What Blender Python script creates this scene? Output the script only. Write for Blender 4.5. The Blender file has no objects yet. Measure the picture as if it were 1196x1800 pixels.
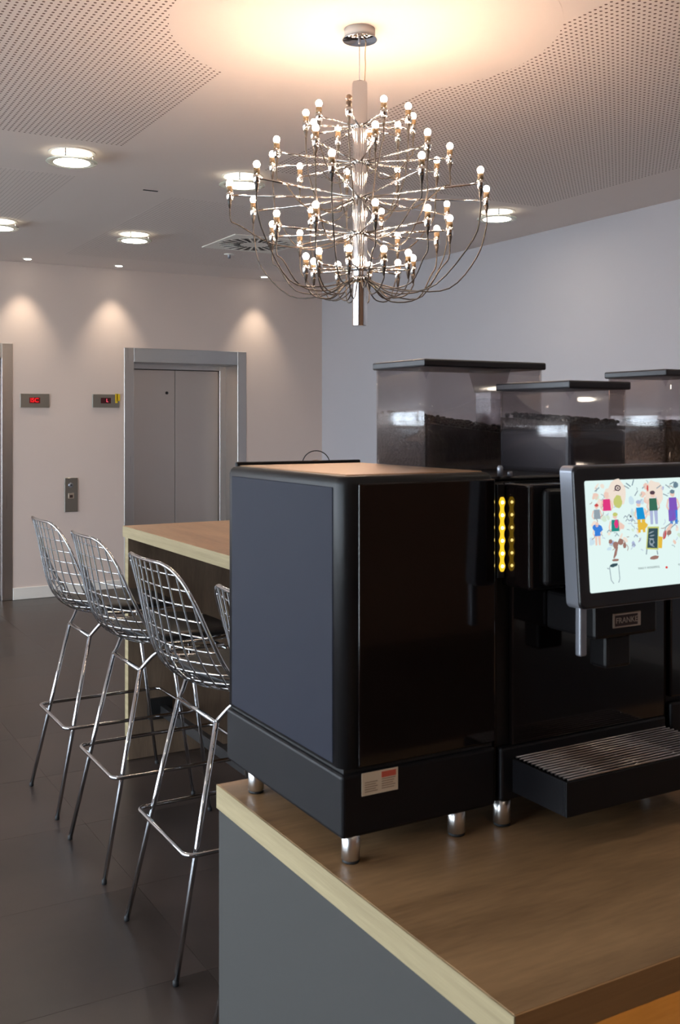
import bpy, bmesh, math, random
from mathutils import Vector, Matrix

S = bpy.context.scene
COL = S.collection
PI = math.pi
random.seed(7)

# ------------------------------------------------------------------ camera
EYE = 1.55
YAW = math.radians(29.7)
cam_d = bpy.data.cameras.new('camera')
cam = bpy.data.objects.new('camera', cam_d)
COL.objects.link(cam)
cam.location = (0, 0, EYE)
cam.rotation_euler = (PI / 2, 0, -YAW)
cam_d.sensor_fit = 'VERTICAL'
cam_d.sensor_height = 36.0
cam_d.lens = 36.0 * 1817 / 1800
cam_d.shift_y = -160 / 1800
cam_d.clip_start = 0.05
cam_d.dof.use_dof = True
cam_d.dof.focus_distance = 4.3
cam_d.dof.aperture_fstop = 14.0
S.camera = cam

# ------------------------------------------------------------------ world, exposure
W = bpy.data.worlds.new('overcast_sky')
S.world = W
W.use_nodes = True
bg = W.node_tree.nodes['Background']
bg.inputs[0].default_value = (0.80, 0.89, 1.0, 1)
bg.inputs[1].default_value = 6.4
S.view_settings.view_transform = 'Standard'
S.view_settings.look = 'None'
S.view_settings.gamma = 1.0
S.view_settings.use_curve_mapping = False
S.view_settings.exposure = 0.75
try:
    S.cycles.use_denoising = True
    S.cycles.sample_clamp_indirect = 4.0
    S.cycles.sample_clamp_direct = 0.0
    S.cycles.caustics_reflective = False
    S.cycles.caustics_refractive = False
    S.cycles.max_bounces = 10
    S.cycles.diffuse_bounces = 5
    S.cycles.transparent_max_bounces = 16
except Exception:
    pass

BULB_STRENGTH = 104.0
DOWN_STRENGTH = 26.0
SPOT_WATTS = 17.0

# ------------------------------------------------------------------ materials
def lin(r, g, b):
    def f(c):
        c /= 255.0
        return c / 12.92 if c <= 0.04045 else ((c + 0.055) / 1.055) ** 2.4
    return (f(r), f(g), f(b), 1)

class NT:
    def __init__(s, name):
        s.m = bpy.data.materials.new(name)
        s.m.use_nodes = True
        s.t = s.m.node_tree
        s.p = s.t.nodes['Principled BSDF']
        s.out = s.t.nodes['Material Output']
    def n(s, typ, **kw):
        nd = s.t.nodes.new(typ)
        for k, v in kw.items():
            if k.startswith('i_'):
                nd.inputs[int(k[2:])].default_value = v
            else:
                setattr(nd, k, v)
        return nd
    def l(s, a, b):
        s.t.links.new(a, b)

def pbr(name, col, rough=0.5, metal=0.0, spec=0.5, noise=0.0, nscale=20, bump=0.0, coat=0.0):
    """plain procedural surface: slight tone and gloss variation from noise"""
    t = NT(name)
    t.p.inputs['Base Color'].default_value = col
    t.p.inputs['Roughness'].default_value = rough
    t.p.inputs['Metallic'].default_value = metal
    t.p.inputs['Specular IOR Level'].default_value = spec
    t.p.inputs['Coat Weight'].default_value = coat
    tc = t.n('ShaderNodeTexCoord')
    nz = t.n('ShaderNodeTexNoise')
    nz.inputs['Scale'].default_value = nscale
    nz.inputs['Detail'].default_value = 4
    t.l(tc.outputs['Object'], nz.inputs['Vector'])
    if noise > 0:
        mr = t.n('ShaderNodeMapRange')
        mr.inputs['To Min'].default_value = 1 - noise
        mr.inputs['To Max'].default_value = 1 + noise
        t.l(nz.outputs['Fac'], mr.inputs['Value'])
        mx = t.n('ShaderNodeVectorMath', operation='SCALE')
        mx.inputs[0].default_value = col[:3]
        t.l(mr.outputs[0], mx.inputs['Scale'])
        t.l(mx.outputs[0], t.p.inputs['Base Color'])
    if bump > 0:
        b = t.n('ShaderNodeBump')
        b.inputs['Strength'].default_value = bump
        b.inputs['Distance'].default_value = 0.01
        t.l(nz.outputs['Fac'], b.inputs['Height'])
        t.l(b.outputs[0], t.p.inputs['Normal'])
    return t.m

def emit(name, col, strength):
    t = NT(name)
    t.t.nodes.remove(t.p)
    e = t.n('ShaderNodeEmission')
    e.inputs[0].default_value = col
    e.inputs[1].default_value = strength
    t.l(e.outputs[0], t.out.inputs[0])
    return t.m

def brushed(name, col, rough, axis=2, aniso=0.5):
    t = NT(name)
    t.p.inputs['Metallic'].default_value = 1
    t.p.inputs['Base Color'].default_value = col
    tc = t.n('ShaderNodeTexCoord')
    mp = t.n('ShaderNodeMapping')
    sc = [300, 300, 300]
    sc[axis] = 3
    mp.inputs['Scale'].default_value = sc
    nz = t.n('ShaderNodeTexNoise')
    nz.inputs['Scale'].default_value = 1
    nz.inputs['Detail'].default_value = 3
    t.l(tc.outputs['Object'], mp.inputs['Vector'])
    t.l(mp.outputs[0], nz.inputs['Vector'])
    mr = t.n('ShaderNodeMapRange')
    mr.inputs['To Min'].default_value = rough - 0.06
    mr.inputs['To Max'].default_value = rough + 0.06
    t.l(nz.outputs['Fac'], mr.inputs['Value'])
    t.l(mr.outputs[0], t.p.inputs['Roughness'])
    return t.m

def wood(name, c1, c2, scale=(1.2, 9, 9), rough=0.45):
    t = NT(name)
    tc = t.n('ShaderNodeTexCoord')
    mp = t.n('ShaderNodeMapping')
    mp.inputs['Scale'].default_value = scale
    n1 = t.n('ShaderNodeTexNoise')
    n1.inputs['Scale'].default_value = 1.6
    n1.inputs['Detail'].default_value = 6
    n1.inputs['Distortion'].default_value = 0.6
    t.l(tc.outputs['Object'], mp.inputs['Vector'])
    t.l(mp.outputs[0], n1.inputs['Vector'])
    mp2 = t.n('ShaderNodeMapping')
    mp2.inputs['Scale'].default_value = tuple(v * 6 for v in scale)
    n2 = t.n('ShaderNodeTexNoise')
    n2.inputs['Scale'].default_value = 2.5
    n2.inputs['Detail'].default_value = 4
    t.l(tc.outputs['Object'], mp2.inputs['Vector'])
    t.l(mp2.outputs[0], n2.inputs['Vector'])
    ad = t.n('ShaderNodeMath', operation='MULTIPLY_ADD')
    t.l(n2.outputs['Fac'], ad.inputs[0])
    ad.inputs[1].default_value = 0.45
    t.l(n1.outputs['Fac'], ad.inputs[2])
    cr = t.n('ShaderNodeValToRGB')
    cr.color_ramp.elements[0].position = 0.45
    cr.color_ramp.elements[0].color = c1
    cr.color_ramp.elements[1].position = 0.95
    cr.color_ramp.elements[1].color = c2
    t.l(ad.outputs[0], cr.inputs[0])
    t.l(cr.outputs[0], t.p.inputs['Base Color'])
    t.p.inputs['Roughness'].default_value = rough
    b = t.n('ShaderNodeBump')
    b.inputs['Strength'].default_value = 0.05
    b.inputs['Distance'].default_value = 0.005
    t.l(n2.outputs['Fac'], b.inputs['Height'])
    t.l(b.outputs[0], t.p.inputs['Normal'])
    return t.m

def floor_mat():
    t = NT('dark_vinyl_tile')
    geo = t.n('ShaderNodeNewGeometry')
    nz = t.n('ShaderNodeTexNoise')
    nz.inputs['Scale'].default_value = 1.7
    nz.inputs['Detail'].default_value = 8
    nz.inputs['Roughness'].default_value = 0.6
    oi = t.n('ShaderNodeObjectInfo')
    vm = t.n('ShaderNodeVectorMath', operation='ADD')
    t.l(geo.outputs['Position'], vm.inputs[0])
    cmb = t.n('ShaderNodeCombineXYZ')
    m1 = t.n('ShaderNodeMath', operation='MULTIPLY')
    t.l(oi.outputs['Random'], m1.inputs[0])
    m1.inputs[1].default_value = 40
    t.l(m1.outputs[0], cmb.inputs[2])
    t.l(cmb.outputs[0], vm.inputs[1])
    t.l(vm.outputs[0], nz.inputs['Vector'])
    cr = t.n('ShaderNodeValToRGB')
    cr.color_ramp.elements[0].position = 0.3
    cr.color_ramp.elements[0].color = lin(44, 37, 34)
    cr.color_ramp.elements[1].position = 0.75
    cr.color_ramp.elements[1].color = lin(78, 66, 60)
    t.l(nz.outputs['Fac'], cr.inputs[0])
    t.l(cr.outputs[0], t.p.inputs['Base Color'])
    mr = t.n('ShaderNodeMapRange')
    mr.inputs['To Min'].default_value = 0.26
    mr.inputs['To Max'].default_value = 0.42
    t.l(nz.outputs['Fac'], mr.inputs['Value'])
    t.l(mr.outputs[0], t.p.inputs['Roughness'])
    return t.m

def perforated_mat(name, hole):
    t = NT(name)
    geo = t.n('ShaderNodeNewGeometry')
    sc = t.n('ShaderNodeVectorMath', operation='SCALE')
    sc.inputs['Scale'].default_value = 1 / 0.025
    t.l(geo.outputs['Position'], sc.inputs[0])
    fr = t.n('ShaderNodeVectorMath', operation='FRACTION')
    t.l(sc.outputs[0], fr.inputs[0])
    sb = t.n('ShaderNodeVectorMath', operation='SUBTRACT')
    t.l(fr.outputs[0], sb.inputs[0])
    sb.inputs[1].default_value = (0.5, 0.5, 0)
    mu = t.n('ShaderNodeVectorMath', operation='MULTIPLY')
    t.l(sb.outputs[0], mu.inputs[0])
    mu.inputs[1].default_value = (1, 1, 0)
    ln = t.n('ShaderNodeVectorMath', operation='LENGTH')
    t.l(mu.outputs[0], ln.inputs[0])
    lt = t.n('ShaderNodeMath', operation='LESS_THAN')
    t.l(ln.outputs['Value'], lt.inputs[0])
    lt.inputs[1].default_value = hole
    mx = t.n('ShaderNodeMix', data_type='RGBA')
    t.l(lt.outputs[0], mx.inputs['Factor'])
    mx.inputs[6].default_value = CEIL_C
    mx.inputs[7].default_value = lin(112, 90, 80)
    t.l(mx.outputs[2], t.p.inputs['Base Color'])
    t.p.inputs['Roughness'].default_value = 0.9
    t.p.inputs['Specular IOR Level'].default_value = 0.1
    return t.m

def smoked(name, col, alpha, tint=(0.90, 0.86, 0.87, 1), rough=0.14):
    """thin smoked plastic: tinted see-through body under a glossy skin"""
    t = NT(name)
    t.p.inputs['Base Color'].default_value = col
    t.p.inputs['Roughness'].default_value = 0.5
    t.p.inputs['Specular IOR Level'].default_value = 0.0
    tr = t.n('ShaderNodeBsdfTransparent')
    tr.inputs[0].default_value = tint
    mx = t.n('ShaderNodeMixShader')
    mx.inputs[0].default_value = alpha
    t.l(tr.outputs[0], mx.inputs[1])
    t.l(t.p.outputs[0], mx.inputs[2])
    gl = t.n('ShaderNodeBsdfGlossy')
    gl.inputs['Roughness'].default_value = rough
    lw = t.n('ShaderNodeLayerWeight')
    lw.inputs[0].default_value = 0.5
    pw = t.n('ShaderNodeMath', operation='POWER')
    t.l(lw.outputs['Facing'], pw.inputs[0])
    pw.inputs[1].default_value = 4.0
    fr = t.n('ShaderNodeMath', operation='MULTIPLY_ADD')
    t.l(pw.outputs[0], fr.inputs[0])
    fr.inputs[1].default_value = 0.7
    fr.inputs[2].default_value = 0.085
    m2 = t.n('ShaderNodeMixShader')
    t.l(fr.outputs[0], m2.inputs[0])
    t.l(mx.outputs[0], m2.inputs[1])
    t.l(gl.outputs[0], m2.inputs[2])
    t.l(m2.outputs[0], t.out.inputs[0])
    return t.m

def clear_glass(name, tint=(1, 1, 1, 1), gloss=0.08):
    t = NT(name)
    t.t.nodes.remove(t.p)
    tr = t.n('ShaderNodeBsdfTransparent')
    tr.inputs[0].default_value = tint
    gl = t.n('ShaderNodeBsdfGlossy')
    gl.inputs['Roughness'].default_value = 0.02
    mx = t.n('ShaderNodeMixShader')
    mx.inputs[0].default_value = gloss
    t.l(tr.outputs[0], mx.inputs[1])
    t.l(gl.outputs[0], mx.inputs[2])
    t.l(mx.outputs[0], t.out.inputs[0])
    return t.m

CEIL_C = lin(234, 222, 216)
M = {}
M['wall'] = pbr('white_wall_paint', lin(214, 197, 188), 0.85, spec=0.2, noise=0.015, nscale=3, bump=0.02)
M['wall_right'] = pbr('white_wall_paint_daylit', lin(188, 186, 191), 0.85, spec=0.2, noise=0.015, nscale=3, bump=0.02)  # same white paint, cool dimmer daylight tone put into its colour
M['ceiling'] = pbr('white_ceiling_paint', CEIL_C, 0.9, spec=0.1, noise=0.01, nscale=2)
M['perf'] = perforated_mat('perforated_plasterboard', 0.215)
M['perf_fine'] = perforated_mat('fine_perforated_plasterboard', 0.13)
M['floor'] = floor_mat()
M['slab'] = pbr('floor_joint', lin(44, 37, 34), 0.6, noise=0.05)
M['base'] = pbr('baseboard_white', lin(228, 222, 214), 0.5, noise=0.01)
M['brown_wall'] = pbr('brown_panel_wall', lin(150, 108, 80), 0.6, noise=0.1, nscale=2)
M['grey_ground'] = pbr('pavement_grey', lin(215, 213, 207), 0.9, noise=0.1, nscale=1)
M['alu'] = pbr('window_aluminium', lin(90, 94, 98), 0.45, metal=0.3, noise=0.02)
M['glass'] = clear_glass('window_glass', (0.95, 0.97, 0.98, 1), 0.05)
M['steel'] = brushed('brushed_steel', (0.52, 0.485, 0.46, 1), 0.30, 2)
M['steel_h'] = brushed('brushed_steel_cross', (0.50, 0.50, 0.50, 1), 0.30, 0)
M['steel_door'] = brushed('brushed_steel_door', (0.54, 0.475, 0.43, 1), 0.34, 2)  # warmth of reflected ceiling lights put into the steel colour
M['steel_plate'] = brushed('indicator_plate', (0.30, 0.28, 0.25, 1), 0.42, 0)
M['dark_gap'] = pbr('dark_gap', (0.012, 0.011, 0.011, 1), 0.7, noise=0.05)
M['chrome'] = pbr('chrome', (0.60, 0.61, 0.63, 1), 0.06, metal=1, noise=0.01)
M['chrome_warm'] = pbr('polished_nickel', (0.80, 0.78, 0.75, 1), 0.10, metal=1, noise=0.01)
M['tube_chrome'] = pbr('tube_chrome', (0.82, 0.82, 0.83, 1), 0.13, metal=1, noise=0.01)
M['black_rubber'] = pbr('black_rubber', (0.015, 0.015, 0.016, 1), 0.6, noise=0.05)
M['leather'] = pbr('black_leather', (0.016, 0.015, 0.015, 1), 0.42, noise=0.1, nscale=120, bump=0.1)
M['cable'] = pbr('brown_black_cable', (0.045, 0.036, 0.030, 1), 0.38, noise=0.05)
M['sleeve'] = pbr('lamp_sleeve', lin(112, 92, 66), 0.4, noise=0.05)
M['sleeve_unlit'] = pbr('lamp_sleeve_unlit', lin(84, 70, 60), 0.4, noise=0.05)  # same sleeve beside the dead bulb, missing glow painted as darker colour
M['bulb'] = emit('lit_bulb', (1.0, 0.69, 0.48, 1), BULB_STRENGTH)
M['bulb_off'] = pbr('dead_bulb_glass', lin(120, 96, 78), 0.1, noise=0.02)
M['canopy_white'] = pbr('canopy_white', lin(232, 224, 214), 0.5, noise=0.01)
M['clear_cord'] = pbr('cord_beige', lin(205, 180, 150), 0.4, noise=0.02)
M['disc'] = emit('downlight_diffuser', (1.0, 0.87, 0.70, 1), DOWN_STRENGTH)
M['lamp_soft'] = emit('downlight_lamp', (1.0, 0.90, 0.74, 1), 2.6)
M['disc_glass'] = smoked('downlight_rim_glass', (0.80, 0.84, 0.78, 1), 0.45, (0.95, 0.97, 0.95, 1))
M['white_trim'] = pbr('white_trim', lin(235, 232, 226), 0.4, noise=0.01)
M['spot'] = emit('spot_lens', (1.0, 0.93, 0.78, 1), 14.0)
M['vent'] = pbr('vent_white', lin(244, 240, 232), 0.5, noise=0.01)
M['vent_ring'] = pbr('vent_ring_grey', lin(150, 143, 136), 0.6, noise=0.02)
M['red_dim'] = emit('indicator_red', (1.0, 0.015, 0.02, 1), 1.1)
M['red_glow'] = pbr('indicator_window_red', (0.20, 0.004, 0.006, 1), 0.3, noise=0.02)
M['red_dark'] = pbr('indicator_window', (0.05, 0.003, 0.005, 1), 0.3, noise=0.02)
M['red_text'] = emit('indicator_letter', (1.0, 0.10, 0.16, 1), 0.9)
M['yellow'] = pbr('yellow_tape', lin(222, 186, 30), 0.5, noise=0.05)
M['oak_top'] = wood('oak_worktop', lin(122, 92, 62), lin(168, 131, 92), (1.4, 9, 9), 0.42)
M['oak_table'] = wood('oak_table', lin(168, 132, 100), lin(200, 164, 128), (9, 1.2, 9), 0.34)
M['oak_edge'] = wood('oak_edge_band', lin(152, 136, 102), lin(178, 161, 124), (8, 1.2, 40), 0.55)
M['oak_edge_x'] = wood('oak_edge_front', lin(160, 116, 72), lin(184, 138, 88), (1.2, 8, 40), 0.5)
M['oak_panel'] = wood('oak_panel', lin(104, 86, 70), lin(134, 114, 94), (9, 9, 1.2), 0.5)
M['oak_front'] = wood('oak_cabinet_front', lin(190, 140, 78), lin(214, 164, 98), (1.2, 9, 9), 0.5)
M['laminate'] = pbr('grey_laminate', lin(72, 71, 69), 0.6, spec=0.25, noise=0.02, nscale=60)
M['fill_warm'] = emit('warm_fill_strip', (1.0, 0.66, 0.30, 1), 6.0)  # glow of an added fill light, not a known fitting
M['mach_side'] = pbr('machine_side_grey', lin(36, 38, 50), 0.6, spec=0.2, noise=0.02, nscale=200)
M['mach_black'] = pbr('machine_black', (0.010, 0.0092, 0.0098, 1), 0.42, spec=0.3, noise=0.05)
M['mach_gloss'] = pbr('machine_gloss_black', (0.0055, 0.0035, 0.0035, 1), 0.09, noise=0.02, coat=0.3)
M['mach_base'] = pbr('machine_base', lin(20, 19, 22), 0.45, spec=0.25, noise=0.05, nscale=200)
M['mach_top'] = pbr('machine_top_steel', lin(168, 138, 108), 0.35, metal=0.6, noise=0.02)  # steel plate, brown reflection of the room put into its colour
M['foot_steel'] = pbr('foot_steel', (0.82, 0.80, 0.78, 1), 0.28, metal=1, noise=0.01)
M['sticker'] = pbr('sticker_paper', lin(225, 205, 178), 0.5, noise=0.02)
M['sticker_red'] = pbr('sticker_red', lin(214, 96, 74), 0.5, noise=0.02)
M['sticker_grey'] = pbr('sticker_print', lin(168, 142, 116), 0.5, noise=0.02)
M['smoke'] = smoked('smoked_plastic', (0.17, 0.15, 0.15, 1), 0.11, (0.945, 0.915, 0.915, 1), 0.1)
M['smoke_front'] = smoked('smoked_plastic_inner', (0.04, 0.035, 0.035, 1), 0.30)
M['lid'] = pbr('hopper_lid', lin(42, 39, 42), 0.4, noise=0.03)
M['collar'] = pbr('hopper_collar', lin(50, 50, 58), 0.4, noise=0.03)
M['bean'] = pbr('roasted_beans', lin(46, 34, 30), 0.5, noise=0.4, nscale=160, bump=0.6)
M['led_y'] = emit('led_yellow', (1.0, 0.74, 0.22, 1), 9.0)
M['led_base'] = emit('led_strip_glow', (1.0, 0.56, 0.03, 1), 0.75)
M['bezel'] = pbr('screen_bezel', lin(40, 39, 42), 0.3, noise=0.02)
M['silver'] = pbr('silver_plastic', lin(150, 152, 160), 0.35, metal=0.5, noise=0.02)
M['screen'] = emit('lit_screen', lin(226, 246, 243), 0.60)
M['badge'] = pbr('badge_metal', (0.62, 0.52, 0.42, 1), 0.3, metal=0.8, noise=0.02)
M['badge_dark'] = pbr('badge_field', lin(62, 44, 38), 0.4, noise=0.02)
M['grille'] = pbr('grille_steel', (0.46, 0.40, 0.37, 1), 0.32, metal=1, noise=0.02)
M['brown_lid'] = pbr('brown_clay', lin(124, 82, 48), 0.5, noise=0.05)
M['power_black'] = pbr('power_box_black', (0.012, 0.012, 0.012, 1), 0.5, noise=0.05)
M['rail_black'] = pbr('black_steel_rail', (0.02, 0.019, 0.019, 1), 0.4, noise=0.05)

# ------------------------------------------------------------------ mesh helpers
def smooth(me, on=True):
    for p in me.polygons:
        p.use_smooth = on

class MB:
    """collects shapes into one mesh"""
    def __init__(s):
        s.v, s.f, s.sm = [], [], []
    def add(s, vs, fs, sm=False):
        o = len(s.v)
        s.v += [tuple(p) for p in vs]
        s.f += [tuple(i + o for i in f) for f in fs]
        s.sm += [sm] * len(fs)
        return s
    def box(s, x0, x1, y0, y1, z0, z1, bev=0.0, seg=2):
        bm = bmesh.new()
        bmesh.ops.create_cube(bm, size=1)
        for v in bm.verts:
            v.co = Vector(((x0 + x1) / 2 + v.co.x * (x1 - x0), (y0 + y1) / 2 + v.co.y * (y1 - y0), (z0 + z1) / 2 + v.co.z * (z1 - z0)))
        if bev > 0:
            bmesh.ops.bevel(bm, geom=bm.edges[:], offset=bev, segments=seg, profile=0.5, affect='EDGES')
        bm.verts.ensure_lookup_table()
        bm.verts.index_update()
        s.add([v.co[:] for v in bm.verts], [[v.index for v in f.verts] for f in bm.faces], False)
        bm.free()
        return s
    def prism(s, pts, z0, z1):
        """closed polygon (x,y) extruded along z"""
        n = len(pts)
        vs = [(x, y, z0) for x, y in pts] + [(x, y, z1) for x, y in pts]
        fs = [tuple(range(n - 1, -1, -1)), tuple(range(n, 2 * n))]
        fs += [(i, (i + 1) % n, n + (i + 1) % n, n + i) for i in range(n)]
        return s.add(vs, fs)
    def tube(s, path, r, seg=8, closed=False, caps=True, r_end=None):
        P = [Vector(p) for p in path]
        n = len(P)
        vs = []
        prev = None
        for i in range(n):
            if closed:
                t = (P[(i + 1) % n] - P[(i - 1) % n])
            else:
                t = P[min(i + 1, n - 1)] - P[max(i - 1, 0)]
            t.normalize()
            if prev is None:
                a = Vector((0, 0, 1)) if abs(t.z) < 0.9 else Vector((1, 0, 0))
                u = (a - t * a.dot(t)).normalized()
            else:
                u = (prev - t * prev.dot(t)).normalized()
            prev = u
            w = t.cross(u)
            rr = r if r_end is None else r + (r_end - r) * i / (n - 1)
            for k in range(seg):
                an = 2 * PI * k / seg
                vs.append(P[i] + (u * math.cos(an) + w * math.sin(an)) * rr)
        fs = []
        for i in range(n if closed else n - 1):
            j = (i + 1) % n
            for k in range(seg):
                k2 = (k + 1) % seg
                fs.append((i * seg + k, i * seg + k2, j * seg + k2, j * seg + k))
        s.add(vs, fs, True)
        if caps and not closed:
            o = len(s.v) - n * seg
            s.f.append(tuple(o + k for k in range(seg - 1, -1, -1)))
            s.f.append(tuple(o + (n - 1) * seg + k for k in range(seg)))
            s.sm += [False, False]
        return s
    def lathe(s, prof, seg=24, cx=0, cy=0, sm=True):
        """profile [(r,z)...] around a vertical axis"""
        vs, fs = [], []
        n = len(prof)
        for r, z in prof:
            for k in range(seg):
                a = 2 * PI * k / seg
                vs.append((cx + r * math.cos(a), cy + r * math.sin(a), z))
        for i in range(n - 1):
            for k in range(seg):
                k2 = (k + 1) % seg
                fs.append((i * seg + k, i * seg + k2, (i + 1) * seg + k2, (i + 1) * seg + k))
        s.add(vs, fs, sm)
        o = len(s.v) - n * seg
        s.f.append(tuple(o + k for k in range(seg - 1, -1, -1)))
        s.f.append(tuple(o + (n - 1) * seg + k for k in range(seg)))
        s.sm += [False, False]
        return s
    def mesh(s, name, mats):
        me = bpy.data.meshes.new(name)
        me.from_pydata(s.v, [], s.f)
        me.polygons.foreach_set('use_smooth', s.sm)
        for m in (mats if isinstance(mats, (list, tuple)) else [mats]):
            me.materials.append(m)
        me.update()
        return me
    def build(s, name, mat, parent=None, loc=(0, 0, 0)):
        return link(name, s.mesh(name, mat), parent, loc)

def link(name, me, parent=None, loc=(0, 0, 0), rot=None):
    o = bpy.data.objects.new(name, me)
    COL.objects.link(o)
    o.location = loc
    if rot:
        o.rotation_euler = rot
    if parent:
        o.parent = parent
    return o

def tag(o, label=None, cat=None, group=None, kind=None):
    if label: o['label'] = label
    if cat: o['category'] = cat
    if group: o['group'] = group
    if kind: o['kind'] = kind
    return o

def thing(name, label, cat, loc=(0, 0, 0), rz=0, group=None):
    o = bpy.data.objects.new(name, None)
    COL.objects.link(o)
    o.empty_display_size = 0.1
    o.location = loc
    o.rotation_euler = (0, 0, rz)
    return tag(o, label, cat, group)

def struct(o):
    return tag(o, kind='structure')

def text_mesh(txt, size, name, mat, extrude=0.0005):
    cu = bpy.data.curves.new(name, 'FONT')
    cu.body = txt
    cu.size = size
    cu.extrude = extrude
    cu.align_x = 'CENTER'
    cu.align_y = 'CENTER'
    cu.resolution_u = 3
    ob = bpy.data.objects.new(name, cu)
    COL.objects.link(ob)
    dg = bpy.context.evaluated_depsgraph_get()
    me = bpy.data.meshes.new_from_object(ob.evaluated_get(dg))
    bpy.data.objects.remove(ob)
    bpy.data.curves.remove(cu)
    me.name = name
    me.materials.clear()
    me.materials.append(mat)
    return me

def catmull(P, n=6):
    P = [Vector(p) for p in P]
    out = []
    for i in range(len(P) - 1):
        p0, p1, p2, p3 = P[max(i - 1, 0)], P[i], P[i + 1], P[min(i + 2, len(P) - 1)]
        for k in range(n):
            t = k / n
            out.append(0.5 * ((2 * p1) + (p2 - p0) * t + (2 * p0 - 5 * p1 + 4 * p2 - p3) * t * t + (3 * p1 - p0 - 3 * p2 + p3) * t ** 3))
    out.append(P[-1])
    return out

def round_rect(hx, hy, r, n=5):
    pts = []
    for cx, cy, a0 in ((hx - r, hy - r, 0), (-hx + r, hy - r, PI / 2), (-hx + r, -hy + r, PI), (hx - r, -hy + r, 1.5 * PI)):
        for k in range(n + 1):
            a = a0 + PI / 2 * k / n
            pts.append((cx + r * math.cos(a), cy + r * math.sin(a)))
    return pts

# ------------------------------------------------------------------ the room
X0, X1, Y0, Y1, H = -3.2, 5.02, -3.5, 9.17, 2.93

fl = struct(MB().box(X0, X1, Y0, Y1 + 0.4, -0.1, -0.003).build('floor', M['slab']))
TS, JX, JY = 0.61, 1.12, 0.28
tile = MB().box(-TS / 2 + 0.0005, TS / 2 - 0.0005, -TS / 2 + 0.0005, TS / 2 - 0.0005, -0.003, 0).mesh('tile', M['floor'])
i0 = int((0.2 - JX) / TS) - 1
for ix in range(i0, 7):
    for iy in range(0, 15):
        cx, cy = JX + (ix + 0.5) * TS, JY + (iy + 0.5) * TS
        if cx + TS / 2 > X1 + 0.01 or cy + TS / 2 > Y1 + 0.02:
            continue
        link('tile', tile, fl, (cx, cy, 0))
fx = JX + (i0) * TS
xr = JX + TS * int((X1 - JX) / TS)
yt = JY + TS * int((Y1 + 0.02 - JY) / TS)
# cut tiles along the walls and the floor outside the view
MB().box(xr + 0.001, X1, JY, Y1, -0.003, 0).build('cut_tile', M['floor'], fl)
MB().box(fx, xr, yt + 0.001, Y1 + 0.34, -0.003, 0).build('cut_tile', M['floor'], fl)
MB().box(X0, fx - 0.001, Y0, Y1, -0.003, 0).build('cut_tile', M['floor'], fl)
MB().box(fx, X1, Y0, JY - 0.001, -0.003, 0).build('cut_tile', M['floor'], fl)

ce = struct(MB().box(X0, X1, Y0, Y1 + 0.4, H, H + 0.15).build('ceiling', M['ceiling']))
for (xa, xb, ya, yb) in ((X0, 1.63, Y0, 5.05), (2.45, 4.40, Y0, 5.15), (X0, 1.60, 5.80, 8.55), (2.25, 4.40, 6.05, 8.55)):
    MB().box(xa, xb, ya, yb, H - 0.0004, H + 0.001).build('perforated_panel', M['perf_fine'] if ya > 5 else M['perf'], ce)
MB().lathe([(0.69, H - 0.001), (0.69, H)], 96, 1.90, 3.15, sm=False).build('smooth_disc', M['ceiling'], ce)
MB().box(2.035, 2.125, 5.93, 5.945, H - 0.003, H).build('slot_vent', M['dark_gap'], ce)

# elevator openings in the far wall: two frames
EL = ((0.748, 1.968), (2.961, 4.181))
FT = 2.22
xs = [X0, EL[0][0], EL[0][1], EL[1][0], EL[1][1], X1 + 0.15]
for k in range(5):      # wall piers, and the pieces above the two elevators
    struct(MB().box(xs[k], xs[k + 1], Y1, Y1 + 0.2, FT if k in (1, 3) else 0, H).build('wall_far', M['wall']))
struct(MB().box(X1, X1 + 0.15, Y0, Y1, 0, H).build('wall_right', M['wall_right']))
struct(MB().box(X0, X1, Y0 - 0.15, Y0, 0, H).build('wall_back', M['brown_wall']))
bb = MB()
bb.box(xs[2] + 0.002, xs[3] - 0.002, Y1 - 0.014, Y1 - 0.0005, 0.001, 0.105, 0.003, 1)
bb.box(xs[4] + 0.002, X1 - 0.016, Y1 - 0.014, Y1 - 0.0005, 0.001, 0.105, 0.003, 1)
struct(bb.build('baseboard_far', M['base']))
struct(MB().box(X1 - 0.014, X1 - 0.0005, Y0, Y1 - 0.016, 0.001, 0.105, 0.003, 1).build('baseboard_right', M['base']))

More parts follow.
